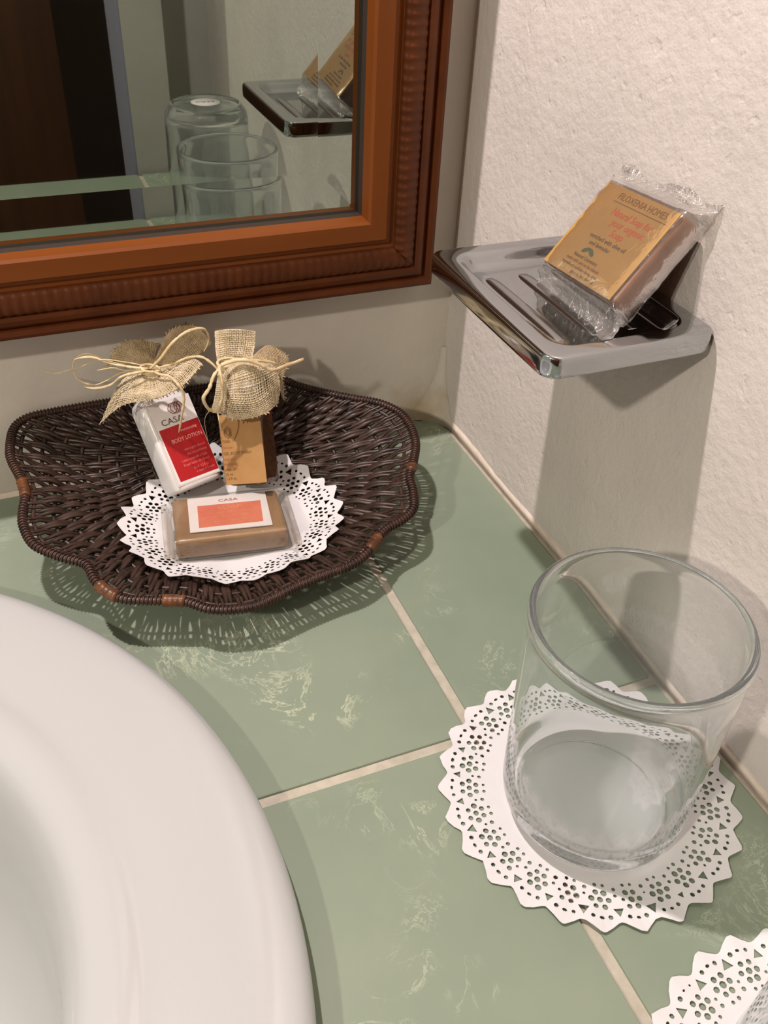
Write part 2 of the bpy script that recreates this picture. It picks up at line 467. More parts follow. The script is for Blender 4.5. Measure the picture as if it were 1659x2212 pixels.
# plaster rounding out the foot of the corner
V = []; F = []; na, nz = 12, 10
for iz in range(nz + 1):
    z = -0.0004 + 0.05 * iz / nz; rr = 0.0030 + 0.021 * (1 - iz / nz) ** 2.2
    rr *= 1 + 0.10 * noise.noise(Vector((z * 90, 4, 4)))
    for k in range(na + 1):
        t = pi / 2 * k / na
        V.append((-0.0001 - rr * (1 - sin(t)), -0.0001 - rr * (1 - cos(t)), z))
for iz in range(nz):
    for k in range(na):
        a = iz * (na + 1) + k; F.append((a, a + 1, a + na + 2, a + na + 1))
lo_ = mesh_obj('trim_5', V, F, M_wall_b); struct(lo_)

# ------------------------------------------------------------------ basin
prof = [(0.2215, 0.0002), (0.2262, 0.0022), (0.2298, 0.0058), (0.2307, 0.0095), (0.2295, 0.0128), (0.226, 0.0155), (0.220, 0.0170), (0.210, 0.0176),
        (0.195, 0.0178), (0.180, 0.0178), (0.174, 0.0188), (0.1695, 0.0193), (0.163, 0.0184), (0.1585, 0.0160), (0.1545, 0.0105), (0.1515, 0.002), (0.148, -0.016),
        (0.144, -0.045), (0.136, -0.078), (0.115, -0.108), (0.07, -0.124), (0.03, -0.130), (0.0, -0.131)]
def smooth_prof(pr, per=4):
    c_ = catmull([(r, 0, z) for r, z in pr], per); return [(max(p.x, 0.0), p.z) for p in c_]
sp = smooth_prof(prof)
outer_under = [(0.0, -0.139), (0.03, -0.138), (0.074, -0.132), (0.121, -0.115), (0.144, -0.082), (0.152, -0.046), (0.160, -0.010), (0.166, 0.006), (0.206, 0.006), (0.214, 0.0002)]
basin = empty('washbasin', (BC[0], BC[1], 0.0))
tag(basin, 'round white glazed porcelain washbasin with a wide rim set into the green tiles', 'basin')
bo = revolve('bowl', outer_under + sp[0:-1] + [(0.0, -0.131)], M_por, basin, n=160)
revolve('drain', [(0.0, -0.1293), (0.016, -0.1293), (0.021, -0.1286), (0.022, -0.1298), (0.0, -0.1298)], M_chrome, basin, n=40)

# ------------------------------------------------------------------ mirror
mx0, mx1, mz0, mz1 = -0.70, -0.0225, 0.1015, 0.88
FP = [(0.0, -0.0005), (0.0, -0.0185), (0.0012, -0.0215), (0.0035, -0.0232), (0.0058, -0.0222), (0.0068, -0.0205), (0.0085, -0.0212), (0.0096, -0.0245),
      (0.0125, -0.0262), (0.0145, -0.0262), (0.0158, -0.0245)]
RP = [(0.0158, -0.0245), (0.0162, -0.0268), (0.0185, -0.0288), (0.022, -0.0303), (0.0255, -0.0308), (0.028, -0.0302), (0.0288, -0.0285)]
IP = [(0.0288, -0.0285), (0.0302, -0.0278), (0.0316, -0.0290), (0.0330, -0.0292), (0.0340, -0.0318), (0.0350, -0.0330), (0.0435, -0.0330), (0.0448, -0.0318), (0.0452, -0.0240)]
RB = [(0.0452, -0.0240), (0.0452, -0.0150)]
fr = empty('framed_mirror', ((mx0 + mx1) / 2, 0, mz0))
tag(fr, 'wall mirror in a reddish brown wooden frame with a rippled band round it', 'mirror')
def rail(name, side, prf, m, ripple=0.0, pitch=0.0046):
    # mitred sweep of a profile along one side
    def pt(d, y, s):
        x = min(max(mx0 + (mx1 - mx0) * s, mx0 + d), mx1 - d); z = min(max(mz0 + (mz1 - mz0) * s, mz0 + d), mz1 - d)
        if side == 'bottom': return Vector((x, y, mz0 + d))
        if side == 'top': return Vector((x, y, mz1 - d))
        if side == 'right': return Vector((mx1 - d, y, z))
        return Vector((mx0 + d, y, z))
    length = (mx1 - mx0) if side in ('bottom', 'top') else (mz1 - mz0)
    ns = int(length / pitch * 6) if ripple else 1
    V = []; F = []; w = len(prf)
    for i in range(ns + 1):
        s = i / ns
        for k, (d, y) in enumerate(prf):
            yy = y
            if ripple and 0 < k < w - 1:
                ph = 2 * pi * s * length / pitch
                yy = y - ripple * (0.5 + 0.5 * cos(ph + 1.2 * noise.noise(Vector((s * 40, 0, 1)))))
            V.append(pt(d, yy, s))
    for i in range(ns):
        for k in range(w - 1): F.append((i * w + k, i * w + k + 1, (i + 1) * w + k + 1, (i + 1) * w + k))
    o = mesh_obj(name, V, F, m)
    bm = bmesh.new(); bm.from_mesh(o.data); bmesh.ops.recalc_face_normals(bm, faces=bm.faces)
    # normals toward the room (-y)
    if sum(f.normal.y * f.calc_area() for f in bm.faces) > 0: bmesh.ops.reverse_faces(bm, faces=bm.faces)
    bm.to_mesh(o.data); bm.free()
    if not ripple:
        o.data.shade_flat()
        try: o.data.set_sharp_from_angle(angle=radians(24)); 
        except Exception: pass
    return keep(o, fr)
for side in ('bottom', 'right', 'left', 'top'):
    mw = M_wood if side in ('bottom', 'top') else M_wood_v
    r_ = rail('frame_rail', side, IP, mw)
    rail('reflection_strip', side, RB, M_reflection_dark)  # near-black strip painting the dark reflection between frame and glass
    o = rail('outer_moulding', side, FP, M_wood_dark); 
    o = rail('rippled_moulding', side, RP, M_wood_dark, 0.0008)
# mirror glass: flat field with a bevelled band
gx0, gx1, gz0, gz1 = mx0 + 0.0452, mx1 - 0.0452, mz0 + 0.0452, mz1 - 0.0452
BW = 0.0215; GY = -0.018; TB = math.tan(radians(2.2)); TS = math.tan(radians(1.4))
Vg = [(gx0 + BW, GY, gz0 + BW), (gx1 - BW, GY, gz0 + BW), (gx1 - BW, GY, gz1 - BW), (gx0 + BW, GY, gz1 - BW)]
Fg = [(0, 1, 2, 3)]
def band(a, b, c_, d_, t):
    k = len(Vg); Vg.extend([(a[0], GY - BW * t, a[1]), (b[0], GY - BW * t, b[1]), (c_[0], GY, c_[1]), (d_[0], GY, d_[1])]); Fg.append((k, k + 1, k + 2, k + 3))
band((gx0, gz0), (gx1, gz0), (gx1 - BW, gz0 + BW), (gx0 + BW, gz0 + BW), TB)
band((gx1, gz0), (gx1, gz1), (gx1 - BW, gz1 - BW), (gx1 - BW, gz0 + BW), TS)
band((gx1, gz1), (gx0, gz1), (gx0 + BW, gz1 - BW), (gx1 - BW, gz1 - BW), TB)
band((gx0, gz1), (gx0, gz0), (gx0 + BW, gz0 + BW), (gx0 + BW, gz1 - BW), TS)
g = mesh_obj('mirror_glass', Vg, Fg, M_mirror, None, smooth=False); keep(g, fr)
o = box('backing', (gx0 - 0.002, -0.0145, gz0 - 0.002), (gx1 + 0.002, -0.001, gz1 + 0.002), M_dark); keep(o, fr)

# ------------------------------------------------------------------ doilies
def doily_loops(R, n=26, rot=0.0, jit=0.0, seed=1):
    rnd = random.Random(seed)
    out = []; holes = []
    da = 2 * pi / n
    def P(r, a): return (R * r * cos(a), R * r * sin(a))
    for s in range(n):
        a0 = rot + s * da
        for t, r in ((-0.5, 0.938), (-0.42, 0.943), (-0.25, 0.970), (-0.07, 0.997), (0.0, 1.0), (0.07, 0.997), (0.25, 0.970), (0.42, 0.943)):
            out.append(P(r * (1 + 0.004 * rnd.uniform(-1, 1)), a0 + t * da))
        def hole(r, t, rad, k=8, sq=1.0, ro=None):
            if rnd.random() < 0.05: rad *= 0.6
            cx, cyy = P(r, a0 + t * da)
            ro = rnd.uniform(0, 2) if ro is None else ro
            rr = rad * 1.1 * R * rnd.uniform(0.85, 1.1)
            ca, sa = cos(ro), sin(ro)
            h = []
            for q in range(k):
                u, v = rr * cos(2 * pi * q / k), rr * sin(2 * pi * q / k) * sq
                h.append((cx + u * ca - v * sa, cyy + u * sa + v * ca))
            holes.append(h)
        # medallion of dots
        mc = 0.795
        hole(mc, 0, 0.019)
        for q in range(6):
            b = 2 * pi * q / 6 + 0.5
            hole(mc + 0.052 * cos(b), 0.052 * sin(b) / mc / da, 0.017)
        # three dots under each tooth
        hole(0.905, -0.24, 0.0135, 6); hole(0.905, 0.24, 0.0135, 6); hole(0.912, 0.0, 0.015, 6, 0.7, a0 + pi / 2)
        # triangles between medallions
        hole(0.868, 0.5, 0.033, 3, 1.0, a0 + da / 2)
        hole(0.768, 0.5, 0.0105, 6); hole(0.725, 0.5, 0.013, 6); hole(0.70, 0.14, 0.0115, 6); hole(0.70, -0.14, 0.0115, 6)
    return out, holes
def doily(name, center, R, zf, seed, rot=0.1):
    out, holes = doily_loops(R, 26, rot, 0, seed)
    extra = []
    st = R / 17
    k = int(R / st) + 1
    for i in range(-k, k + 1):
        for j in range(-k, k + 1):
            x = (i + 0.5 * (j % 2)) * st; y = j * st * 0.87
            rr = sqrt(x * x + y * y)
            if rr < R * 0.66: extra.append((x, y))
    return plate(name, out, holes, zf, 0.00022, M_paper, None, extra)
def flat_zf(cx, cyy, lift, seed, R):
    def f(x, y):
        r = sqrt(x * x + y * y) / R; a = atan2(y, x)
        e = max(0, r - 0.6) / 0.4
        z = 0.0006 + lift * e * e * (0.45 + 0.55 * noise.noise(Vector((cos(a) * 1.6, sin(a) * 1.6, seed)))) + e * 0.0004 * (1 + sin(a * 26))
        return (cx + x, cyy + y, z)
    return f
DR = 0.0612
d1 = doily('paper_doily', None, DR, flat_zf(-0.0648, -0.2822, 0.0016, 3.1, DR), 3, 0.13)
tag(d1, 'white lace paper doily with a zigzag edge under the open glass tumbler', 'doily')
d2 = doily('paper_doily', None, DR, flat_zf(-0.0562, -0.4150, 0.0006, 8.4, DR), 5, 0.05)
tag(d2, 'white lace paper doily cut off at the lower right edge of the photo', 'doily')

# ------------------------------------------------------------------ tumblers
def tumbler(name):
    t = empty(name)
    # outer profile from foot centre, up the wall, over the lip, down inside
    po = [(0.0, 0.0016), (0.018, 0.0014), (0.0265, 0.0006), (0.0288, 0.0), (0.0305, 0.0006), (0.0320, 0.0030), (0.0345, 0.0062), (0.0357, 0.011), (0.0361, 0.018),
          (0.0366, 0.040), (0.0372, 0.065), (0.0377, 0.088), (0.0380, 0.0960), (0.03835, 0.0990), (0.0380, 0.1009), (0.0370, 0.1017), (0.0358, 0.1013), (0.0350, 0.0996), (0.0350, 0.0970), (0.0354, 0.094),
          (0.0356, 0.088), (0.0352, 0.065), (0.0347, 0.040), (0.0342, 0.024), (0.0336, 0.0175), (0.0318, 0.0135), (0.0285, 0.0112), (0.023, 0.0103), (0.012, 0.0100), (0.0, 0.0100)]
    c_ = catmull([(r, 0, z) for r, z in po], 3)
    pr = [(max(0.0, p.x), p.z) for p in c_]; pr[0] = (0.0, po[0][1]); pr[-1] = (0.0, po[-1][1])
    revolve('glass_body', pr, M_glass_h, t, n=128)
    return t
tm1 = tumbler('glass_tumbler'); tm1.location = (-0.0682, -0.2880, 0.0012)
tag(tm1, 'clear empty glass tumbler standing upright on a lace paper doily', 'glass')
tm2 = tumbler('glass_tumbler'); tm2.location = (-0.0545, -0.4145, 0.1030); tm2.rotation_euler = (pi, 0, 0)
tag(tm2, 'clear glass tumbler turned upside down, round paper seal on its base, seen in the mirror', 'glass')
seal = revolve('paper_seal', [(0.0, -0.0001), (0.0125, -0.0001), (0.0125, -0.0004), (0.0, -0.0004)], M_label, tm2, n=40)
seal['label'] = 'white round paper seal'
text_part('seal_lettering', 'CASA', 0.007, M_brnlogo, tm2, Matrix.Translation((0, 0, -0.00045)) @ Matrix.Rotation(pi, 4, 'X'))

# ------------------------------------------------------------------ soap dish
DX0, DX1, DY0, DY1, DZ = -0.0745, -0.0006, -0.2185, -0.1165, 0.1650
dish = empty('soap_dish', (0.0, -0.167, 0.150))
tag(dish, 'square chrome soap dish fixed to the right wall above the counter', 'soap dish')
def rr_outline(x0, y0, x1, y1, r, seg=6):
    out = []
    for cx, cyy, a in ((x1 - r, y1 - r, 0), (x0 + r, y1 - r, pi / 2), (x0 + r, y0 + r, pi), (x1 - r, y0 + r, 3 * pi / 2)):
        for k in range(seg + 1):
            t = a + pi / 2 * k / seg; out.append((cx + r * cos(t), cyy + r * sin(t)))
    return out
def loft(name, loops, m, parent=None, cap0=True, cap1=True):
    V = []; F = []; n = len(loops[0])
    for lp in loops: V += [Vector(p) for p in lp]
    for i in range(len(loops) - 1):
        for k in range(n):
            k2 = (k + 1) % n; F.append((i * n + k, i * n + k2, (i + 1) * n + k2, (i + 1) * n + k))
    if cap0: F.append(tuple(range(n))[::-1])
    if cap1: F.append(tuple((len(loops) - 1) * n + k for k in range(n)))
    o = mesh_obj(name, V, F, m, parent)
    bm = bmesh.new(); bm.from_mesh(o.data); bmesh.ops.recalc_face_normals(bm, faces=bm.faces); bm.to_mesh(o.data); bm.free()
    return o
def lp(ins, z, r): return [(x, y, z) for x, y in rr_outline(DX0 + ins, DY0 + ins, DX1 - ins, DY1 - ins, r)]
TH = 0.0092
loops = [lp(0.010, DZ - TH, 0.002), lp(0.0012, DZ - TH, 0.0065), lp(0.0003, DZ - TH + 0.0006, 0.0068), lp(0.0, DZ - TH + 0.002, 0.007), lp(0.0, DZ - 0.0016, 0.007), lp(0.0004, DZ - 0.0005, 0.0068), lp(0.0014, DZ, 0.006),
         lp(0.0070, DZ, 0.0095), lp(0.0080, DZ - 0.0003, 0.0095), lp(0.0092, DZ - 0.0014, 0.009), lp(0.0110, DZ - 0.0042, 0.008), lp(0.0125, DZ - 0.0054, 0.007), lp(0.0150, DZ - 0.0060, 0.005), lp(0.022, DZ - 0.0062, 0.003)]
o = loft('tray', loops, M_chrome); keep(o, dish)
es = o.modifiers.new('sub', 'SUBSURF'); es.levels = 1; es.render_levels = 2
for kx in (-0.0555, -0.0395, -0.0235):
    mb = MB(); mb.tube(catmull([(kx, DY0 + 0.022, DZ - 0.0074), (kx, DY0 + 0.028, DZ - 0.0068), (kx, -0.167, DZ - 0.0066), (kx, DY1 - 0.028, DZ - 0.0068), (kx, DY1 - 0.022, DZ - 0.0074)], 5), 0.0036, 12, 0.42)
    keep(mb.build('rib', M_chrome_w), dish)
bm = bmesh.new(); box_mesh(bm, (-0.0145, -0.187, 0.1385), (-0.0004, -0.147, DZ - TH), 0.002); keep(bm_obj('wall_bracket', bm, M_chrome), dish)

# ------------------------------------------------------------------ packets, boxes, bottles (local frame: x width, y up the face, z out of the face)
def frame_mat(R, pos):
    m = Matrix([[*R[0], pos[0]], [*R[1], pos[1]], [*R[2], pos[2]], [0, 0, 0, 1]]); return m
R_dish = [[-0.0000007, 0.6472336, -0.7622917], [-0.9977669, 0.0509142, 0.0432303], [0.0667916, 0.7605895, 0.6457883]]
R_bs = [[0.98854, 0.149479, 0.02108], [-0.150886, 0.982711, 0.107297], [-0.004677, -0.109248, 0.994004]]
R_lo = [[0.93296, -0.186695, 0.307784], [0.356401, 0.599325, -0.71679], [-0.050642, 0.778431, 0.625684]]
R_kr = [[0.773888, 0.078754, -0.628407], [-0.566851, 0.528651, -0.631829], [0.282449, 0.845178, 0.453758]]
def rooted(name, R, pos):
    e = empty(name); e.matrix_world = frame_mat(R, pos); return e
def lbox(name, cx, cyy, w, h, z0, z1, m, parent, bev=0.0, seg=2):
    return box(name, (cx - w / 2, cyy - h / 2, z0), (cx + w / 2, cyy + h / 2, z1), m, parent, bev, seg)
def quad(name, pts, z, th, m, parent):
    V = [(x, y, z) for x, y in pts] + [(x, y, z + th) for x, y in pts]
    o = mesh_obj(name, V, [(3, 2, 1, 0), (4, 5, 6, 7), (0, 1, 5, 4), (1, 2, 6, 5), (2, 3, 7, 6), (3, 0, 4, 7)], m, parent, smooth=False)
    bm = bmesh.new(); bm.from_mesh(o.data); bmesh.ops.recalc_face_normals(bm, faces=bm.faces); bm.to_mesh(o.data); bm.free(); return o
mm = 0.001
def T(x, y, z, rot=0.0): return Matrix.Translation((x, y, z)) @ Matrix.Rotation(rot, 4, 'Z')

def soap_block(parent, w, h, d, m):
    bm = bmesh.new(); box_mesh(bm, (-w / 2, -h / 2, -d / 2), (w / 2, h / 2, d / 2 - 0.0003), 0.0022, 3)
    bmesh.ops.subdivide_edges(bm, edges=[e for e in bm.edges if e.calc_length() > 0.008], cuts=4, use_grid_fill=True)
    for v in bm.verts:
        k_ = v.co.normalized() * 0.0005 * noise.noise(v.co * 120); k_.z = min(0, k_.z) if v.co.z > 0 else k_.z; v.co += k_
    return bm_obj('soap_bar', bm, m, parent)

def wrapper(parent, w, h, d, finlen, name='wrapper', m=M_film, seed=0, amp=0.0012, along='y'):
    # pillow pack: sleeve around the block, pinched flat to a crimped fin at both ends
    n = 36; stations = []
    ext = finlen
    ys = [(-h / 2 - ext, 0.0), (-h / 2 - ext * 0.8, 0.0), (-h / 2 - ext * 0.55, 0.05), (-h / 2 - ext * 0.25, 0.45), (-h / 2 - 0.0006, 0.96), (-h / 2 + 0.003, 1.0), (-h / 4, 1.0), (0, 1.0), (h / 4, 1.0),
          (h / 2 - 0.003, 1.0), (h / 2 + 0.0006, 0.96), (h / 2 + ext * 0.25, 0.45), (h / 2 + ext * 0.55, 0.05), (h / 2 + ext * 0.8, 0.0), (h / 2 + ext, 0.0)]
    fine = []
    for (a, b) in zip(ys, ys[1:]):
        for k in range(4): fine.append((a[0] + (b[0] - a[0]) * k / 4, a[1] + (b[1] - a[1]) * k / 4))
    fine.append(ys[-1])
    V = []; F = []
    for i, (yy, f) in enumerate(fine):
        wd = w / 2 + 0.0012 + (d * 0.42) * (1 - f); th = max(0.00012, (d / 2 + 0.0013) * f)
        for k in range(n):
            a = 2 * pi * k / n
            e = 0.28 if f > 0.3 else 0.6
            cx = math.copysign(abs(cos(a)) ** e, cos(a)) * wd; cz = math.copysign(abs(sin(a)) ** e, sin(a)) * th
            q = Vector((cx, yy, cz)); s = Vector((cx * 170, yy * 170, cz * 170 + seed * 7.1))
            disp = amp * (0.35 + 1.0 * (1 - f))
            nz = noise.noise(s) * disp + noise.noise(s * 2.3) * disp * 0.5
            if f > 0.3: q.z += abs(nz) * (1 if q.z > 0 else -1) * 0.8; q.x += abs(nz) * (1 if q.x > 0 else -1)
            else:
                q.z += noise.noise(Vector((cx * 90, yy * 90, seed))) * amp * 1.8 + noise.noise(Vector((cx * 330, yy * 330, seed))) * amp * 0.6
                q.y += (0.0006 * noise.noise(Vector((cx * 400, seed, 1)))) if abs(yy) > h / 2 + ext * 0.9 else 0
            V.append(q)
    for i in range(len(fine) - 1):
        for k in range(n):
            k2 = (k + 1) % n; F.append((i * n + k, i * n + k2, (i + 1) * n + k2, (i + 1) * n + k))
    F.append(tuple(range(n))[::-1]); F.append(tuple((len(fine) - 1) * n + k for k in range(n)))
    if along == 'x': V = [Vector((v.y, v.x, v.z)) for v in V]
    o = mesh_obj(name, V, F, m, parent)
    if m is M_film:
        o.data.materials.append(M_film_fin)
        for p in o.data.polygons:
            if abs(p.center.y) > h / 2 + 0.001: p.material_index = 1
    return o

# wrapped soap leaning in the chrome dish
sd = rooted('wrapped_soap', R_dish, (-0.0192, -0.1735, 0.1816))
tag(sd, 'brown soap bar in clear wrap with a kraft card, leaning in the chrome dish', 'soap')
w, h, d = 0.0480, 0.0398, 0.0127
soap_block(sd, w, h, d, M_soap)
card = quad('card', [(x * mm, y * mm) for x, y in ((-24.6, -19.6), (22.4, -19.6), (23.4, 18.9), (-22.6, 19.2))][::1], d / 2 + 0.0003, 0.0005, M_kraft2, sd)
card['label'] = 'kraft brown printed card'
zt = d / 2 + 0.00085
# the print runs across the card's width, line by line from the top edge
def line(txt, x, y, size, m, sx=1.0, shear=0.0, rot=0.0, bold=0.0, name='lettering'):
    return text_part(name, txt, size * mm, m, sd, T(x * mm, y * mm, zt, rot), sx=sx, shear=shear, bold=bold * mm)
line('FILOXENIA HOMES', 3.5, 15.6, 3.9, M_brntxt, 0.92)
quad('rule', [(-12.5 * mm, 13.0 * mm), (20.5 * mm, 12.8 * mm), (20.5 * mm, 13.15 * mm), (-12.5 * mm, 13.35 * mm)], zt - 0.0001, 0.0001, M_brntxt, sd)
line('Natural Soap for', 3.4, 9.4, 4.2, M_script, 0.88, 0.25)
line('your organic', 5.0, 5.6, 4.4, M_script, 0.92, 0.25)
line('Soap', 2.4, 1.7, 4.3, M_script, 1.0, 0.25)
line('enriched with olive oil', 0.8, -2.0, 2.7, M_darktxt, 0.95)
line('and lavender', -1.5, -4.7, 2.6, M_darktxt, 1.0)
bm = bmesh.new()
for sx_, rot_ in ((-1, 0.5), (1, -0.5)):
    r = bmesh.ops.create_circle(bm, cap_ends=True, segments=14, radius=1.0)
    bmesh.ops.scale(bm, verts=r['verts'], vec=(0.0024, 0.0010, 1)); bmesh.ops.rotate(bm, verts=r['verts'], matrix=Matrix.Rotation(rot_, 3, 'Z'))
    bmesh.ops.translate(bm, verts=r['verts'], vec=(-0.0050 + sx_ * 0.0018, -0.0082, zt))
bm_obj('leaf_emblem', bm, M_green, sd)
line('Natural Cosmetics', -3.5, -11.2, 2.2, M_darktxt, 0.95)
line('made with care in the islands', -3.0, -13.5, 2.0, M_brntxt, 0.95)
line('Ingredients: sodium olivate, aqua,', -2.5, -15.7, 1.9, M_darktxt, 0.95)
line('glycerin, lavandula oil', 1.5, -17.8, 1.9, M_darktxt, 0.95)
wrapper(sd, w, h, d, 0.0125, seed=2, amp=0.0017)

# wrapped soap lying on the basket doily
sb = rooted('wrapped_soap', R_bs, (-0.162, -0.0884, 0.0186))
tag(sb, 'flat tan wrapped soap with a white and coral label, lying in the basket', 'soap')
w, h, d = 0.0551, 0.0412, 0.0114
soap_block(sb, w, h, d, M_soap2)
lb = quad('label_paper', [(x * mm, y * mm) for x, y in ((-20.2, -15.1), (20.4, -16.2), (20.9, 17.4), (-19.6, 17.8))], d / 2 + 0.0002, 0.0004, M_label, sb)
lb['label'] = 'white paper label with a coral panel'
z1 = d / 2 + 0.0006
quad('printed_panel', [(x * mm, y * mm) for x, y in ((-15.6, -11.8), (16.3, -11.9), (17.4, 8.7), (-15.0, 9.2))], z1, 0.0001, M_orange, sb)
for yy in (15.6,):
    text_part('lettering', 'CASA', 3.4 * mm, M_brnlogo, sb, T(1.0 * mm, 12.6 * mm, z1 + 0.00005), sx=1.2)
for k, (t_, sz) in enumerate((('SOAP', 4.6), ('with olive oil and honey', 2.4), ('hand made, 50 g', 2.4), ('for face and body', 2.2))):
    text_part('lettering', t_, sz * mm, M_coral2, sb, T(1.0 * mm, (5.0 - 4.2 * k) * mm, z1 + 0.00015), sx=1.1)
wrapper(sb, h, w, d, 0.006, seed=9, amp=0.0008, m=M_film2, along='x')

# lotion bottle
lo = rooted('lotion_bottle', R_lo, (-0.1766, -0.0403, 0.0396))
tag(lo, 'white body lotion bottle with a red label, topped with a burlap bow, in the basket', 'bottle')
w, h, d = 0.0288, 0.0494, 0.0179
def sup(wx, dz, y, n=40, e=0.36):
    return [(math.copysign(abs(cos(2 * pi * k / n)) ** e, cos(2 * pi * k / n)) * wx / 2, y, math.copysign(abs(sin(2 * pi * k / n)) ** e, sin(2 * pi * k / n)) * dz / 2) for k in range(n)]
loft('bottle_body', [sup(w * 0.8, d * 0.78, -h / 2), sup(w * 0.95, d * 0.93, -h / 2 + 0.0004), sup(w, d, -h / 2 + 0.0022), sup(w, d, 0), sup(w, d, h / 2 - 0.002), sup(w * 0.93, d * 0.92, h / 2 + 0.001), sup(w * 0.72, d * 0.7, h / 2 + 0.0035), sup(0.012, 0.011, h / 2 + 0.0055, e=0.8), sup(0.0115, 0.0105, h / 2 + 0.007, e=1.0)], M_white, lo)
loft('cap', [sup(0.0145, 0.0145, h / 2 + 0.0066, e=1.0), sup(0.0145, 0.0145, h / 2 + 0.0145, e=1.0), sup(0.0125, 0.0125, h / 2 + 0.0155, e=1.0)], M_white, lo)
zf = d / 2
def lblquad(name, pts, z, th, m, par): return quad(name, [(x * mm, y * mm) for x, y in pts], z, th, m, par)
lblquad('label_paper', ((-12.7, -21.4), (13.2, -21.6), (13.2, 23.0), (-12.7, 23.0)), zf - 0.0002, 0.0004, M_label, lo)['label'] = 'white paper label'
for pts in (((-12.3, -21.0), (12.8, -21.2), (12.8, -20.95), (-12.3, -20.75)), ((-12.3, -21.0), (-12.05, -21.0), (-12.05, 22.6), (-12.3, 22.6))):
    lblquad('rule', pts, zf + 0.0002, 0.00008, M_lline, lo)
lblquad('printed_panel', ((-10.6, -19.4), (12.9, -19.7), (12.9, 9.4), (-10.9, 9.0)), zf + 0.0002, 0.0001, M_red, lo)['label'] = 'dark red label panel'
zl = zf + 0.00032
# emblem: interlaced rounded lozenges
mb = MB()
for k in range(4):
    cx = (1.2 + k * 1.45) * mm
    pts = []
    for q in range(24):
        a = 2 * pi * q / 24; e = 1.35
        pts.append((cx + math.copysign(abs(cos(a)) ** e, cos(a)) * (2.7 if k < 2 else 1.7) * mm, 17.9 * mm + math.copysign(abs(sin(a)) ** e, sin(a)) * 2.9 * mm, zl))
    mb.tube(pts, 0.00019, 4, 0.4, up=[(0, 0, 1)] * 24, close=True)
mb.build('emblem', M_brnlogo, lo)
text_part('lettering', 'CASA', 4.6 * mm, M_greytxt, lo, T(-8.2 * mm, 11.9 * mm, zl), align='LEFT', sx=1.15)
text_part('lettering', 'BODY LOTION', 3.1 * mm, M_redtxt, lo, T(-6.6 * mm, 1.3 * mm, zl), align='LEFT', sx=0.88)
text_part('lettering', 'moisturizing', 2.2 * mm, M_redtxt, lo, T(0.6 * mm, 5.8 * mm, zl), align='LEFT', sx=0.9)
for k, (t_, x, y) in enumerate((('with organic olive oil,', -1.6, -4.4), ('aloe vera and honey', -1.0, -7.0), ('Lotion corporelle a l huile', -5.6, -9.8), ('Korper lotion mit olivenol', -5.4, -12.2), ('35 ml  1.2 fl. oz', -0.5, -15.0), ('e  made in Greece', 0.2, -17.2))):
    text_part('lettering', t_, 2.0 * mm, M_redln, lo, T(x * mm, y * mm, zl), align='LEFT', sx=0.74)

# kraft labelled shower bottle
kr = rooted('shower_gel_bottle', R_kr, (-0.1404, -0.0553, 0.0395))
tag(kr, 'small amber bottle wrapped in a plain kraft paper label under a large burlap flap', 'bottle')
w, h, d = 0.0238, 0.0368, 0.0200
loft('bottle_body', [sup(w * 0.8, d * 0.8, -h / 2 - 0.001, e=0.3), sup(w * 0.97, d * 0.97, -h / 2, e=0.3), sup(w - 0.0008, d - 0.0008, -h / 2 + 0.002, e=0.3), sup(w - 0.0008, d - 0.0008, h / 2 - 0.002, e=0.3), sup(w * 0.9, d * 0.9, h / 2 + 0.002, e=0.36), sup(0.012, 0.012, h / 2 + 0.006, e=0.8), sup(0.011, 0.011, h / 2 + 0.008, e=1.0)], M_amber, kr)
loft('cap', [sup(0.014, 0.014, h / 2 + 0.0075, e=1.0), sup(0.014, 0.014, h / 2 + 0.016, e=1.0), sup(0.012, 0.012, h / 2 + 0.0168, e=1.0)], M_white, kr)
# label folded round the front and a strip of the left side
pp = [(-w / 2 - 0.0003, -h / 2, -0.004), (-w / 2 - 0.0003, -h / 2, d / 2 - 0.0014), (-w / 2 + 0.0012, -h / 2, d / 2 + 0.0003), (w / 2 - 0.0010, -h / 2, d / 2 + 0.0003), (w / 2 + 0.0006, -h / 2, d / 2 - 0.0002)]
V = [Vector(p) for p in pp] + [Vector((p[0], h / 2, p[2])) for p in pp]
o = mesh_obj('label_paper', V, [(i, i + 1, i + 6, i + 5) for i in range(4)], M_kraft, kr, smooth=False); s_ = o.modifiers.new('solid', 'SOLIDIFY'); s_.thickness = 0.0003; s_.offset = 1
o['label'] = 'plain kraft paper label'
zk = d / 2 + 0.00065
mb = MB()
for k in range(3):
    pts = [(-6.8 * mm + (2.3 - 0.6 * k) * mm * cos(a), 9.0 * mm + (3.2 - 0.8 * k) * mm * sin(a), zk) for a in [2 * pi * q / 6 + pi / 6 for q in range(6)]]
    mb.tube(pts, 0.00016, 4, 0.4, up=[(0, 0, 1)] * 6, close=True)
mb.build('emblem', M_brntxt, kr)
for k, (t_, y, mt) in enumerate((('CASA', 4.4, M_brntxt), ('Shower', 1.2, M_rust), ('GEL BODY WASH', -2.0, M_brntxt), ('mild and', -5.0, M_rust), ('nourishing', -7.6, M_rust), ('olive oil', -10.4, M_brntxt), ('35 ml', -13.0, M_brntxt), ('1.2 fl oz', -15.2, M_brntxt))):
    text_part('lettering', t_, (2.3 if k == 2 else 2.1) * mm, mt, kr, T(-10.6 * mm, y * mm, zk), align='LEFT', sx=0.9)

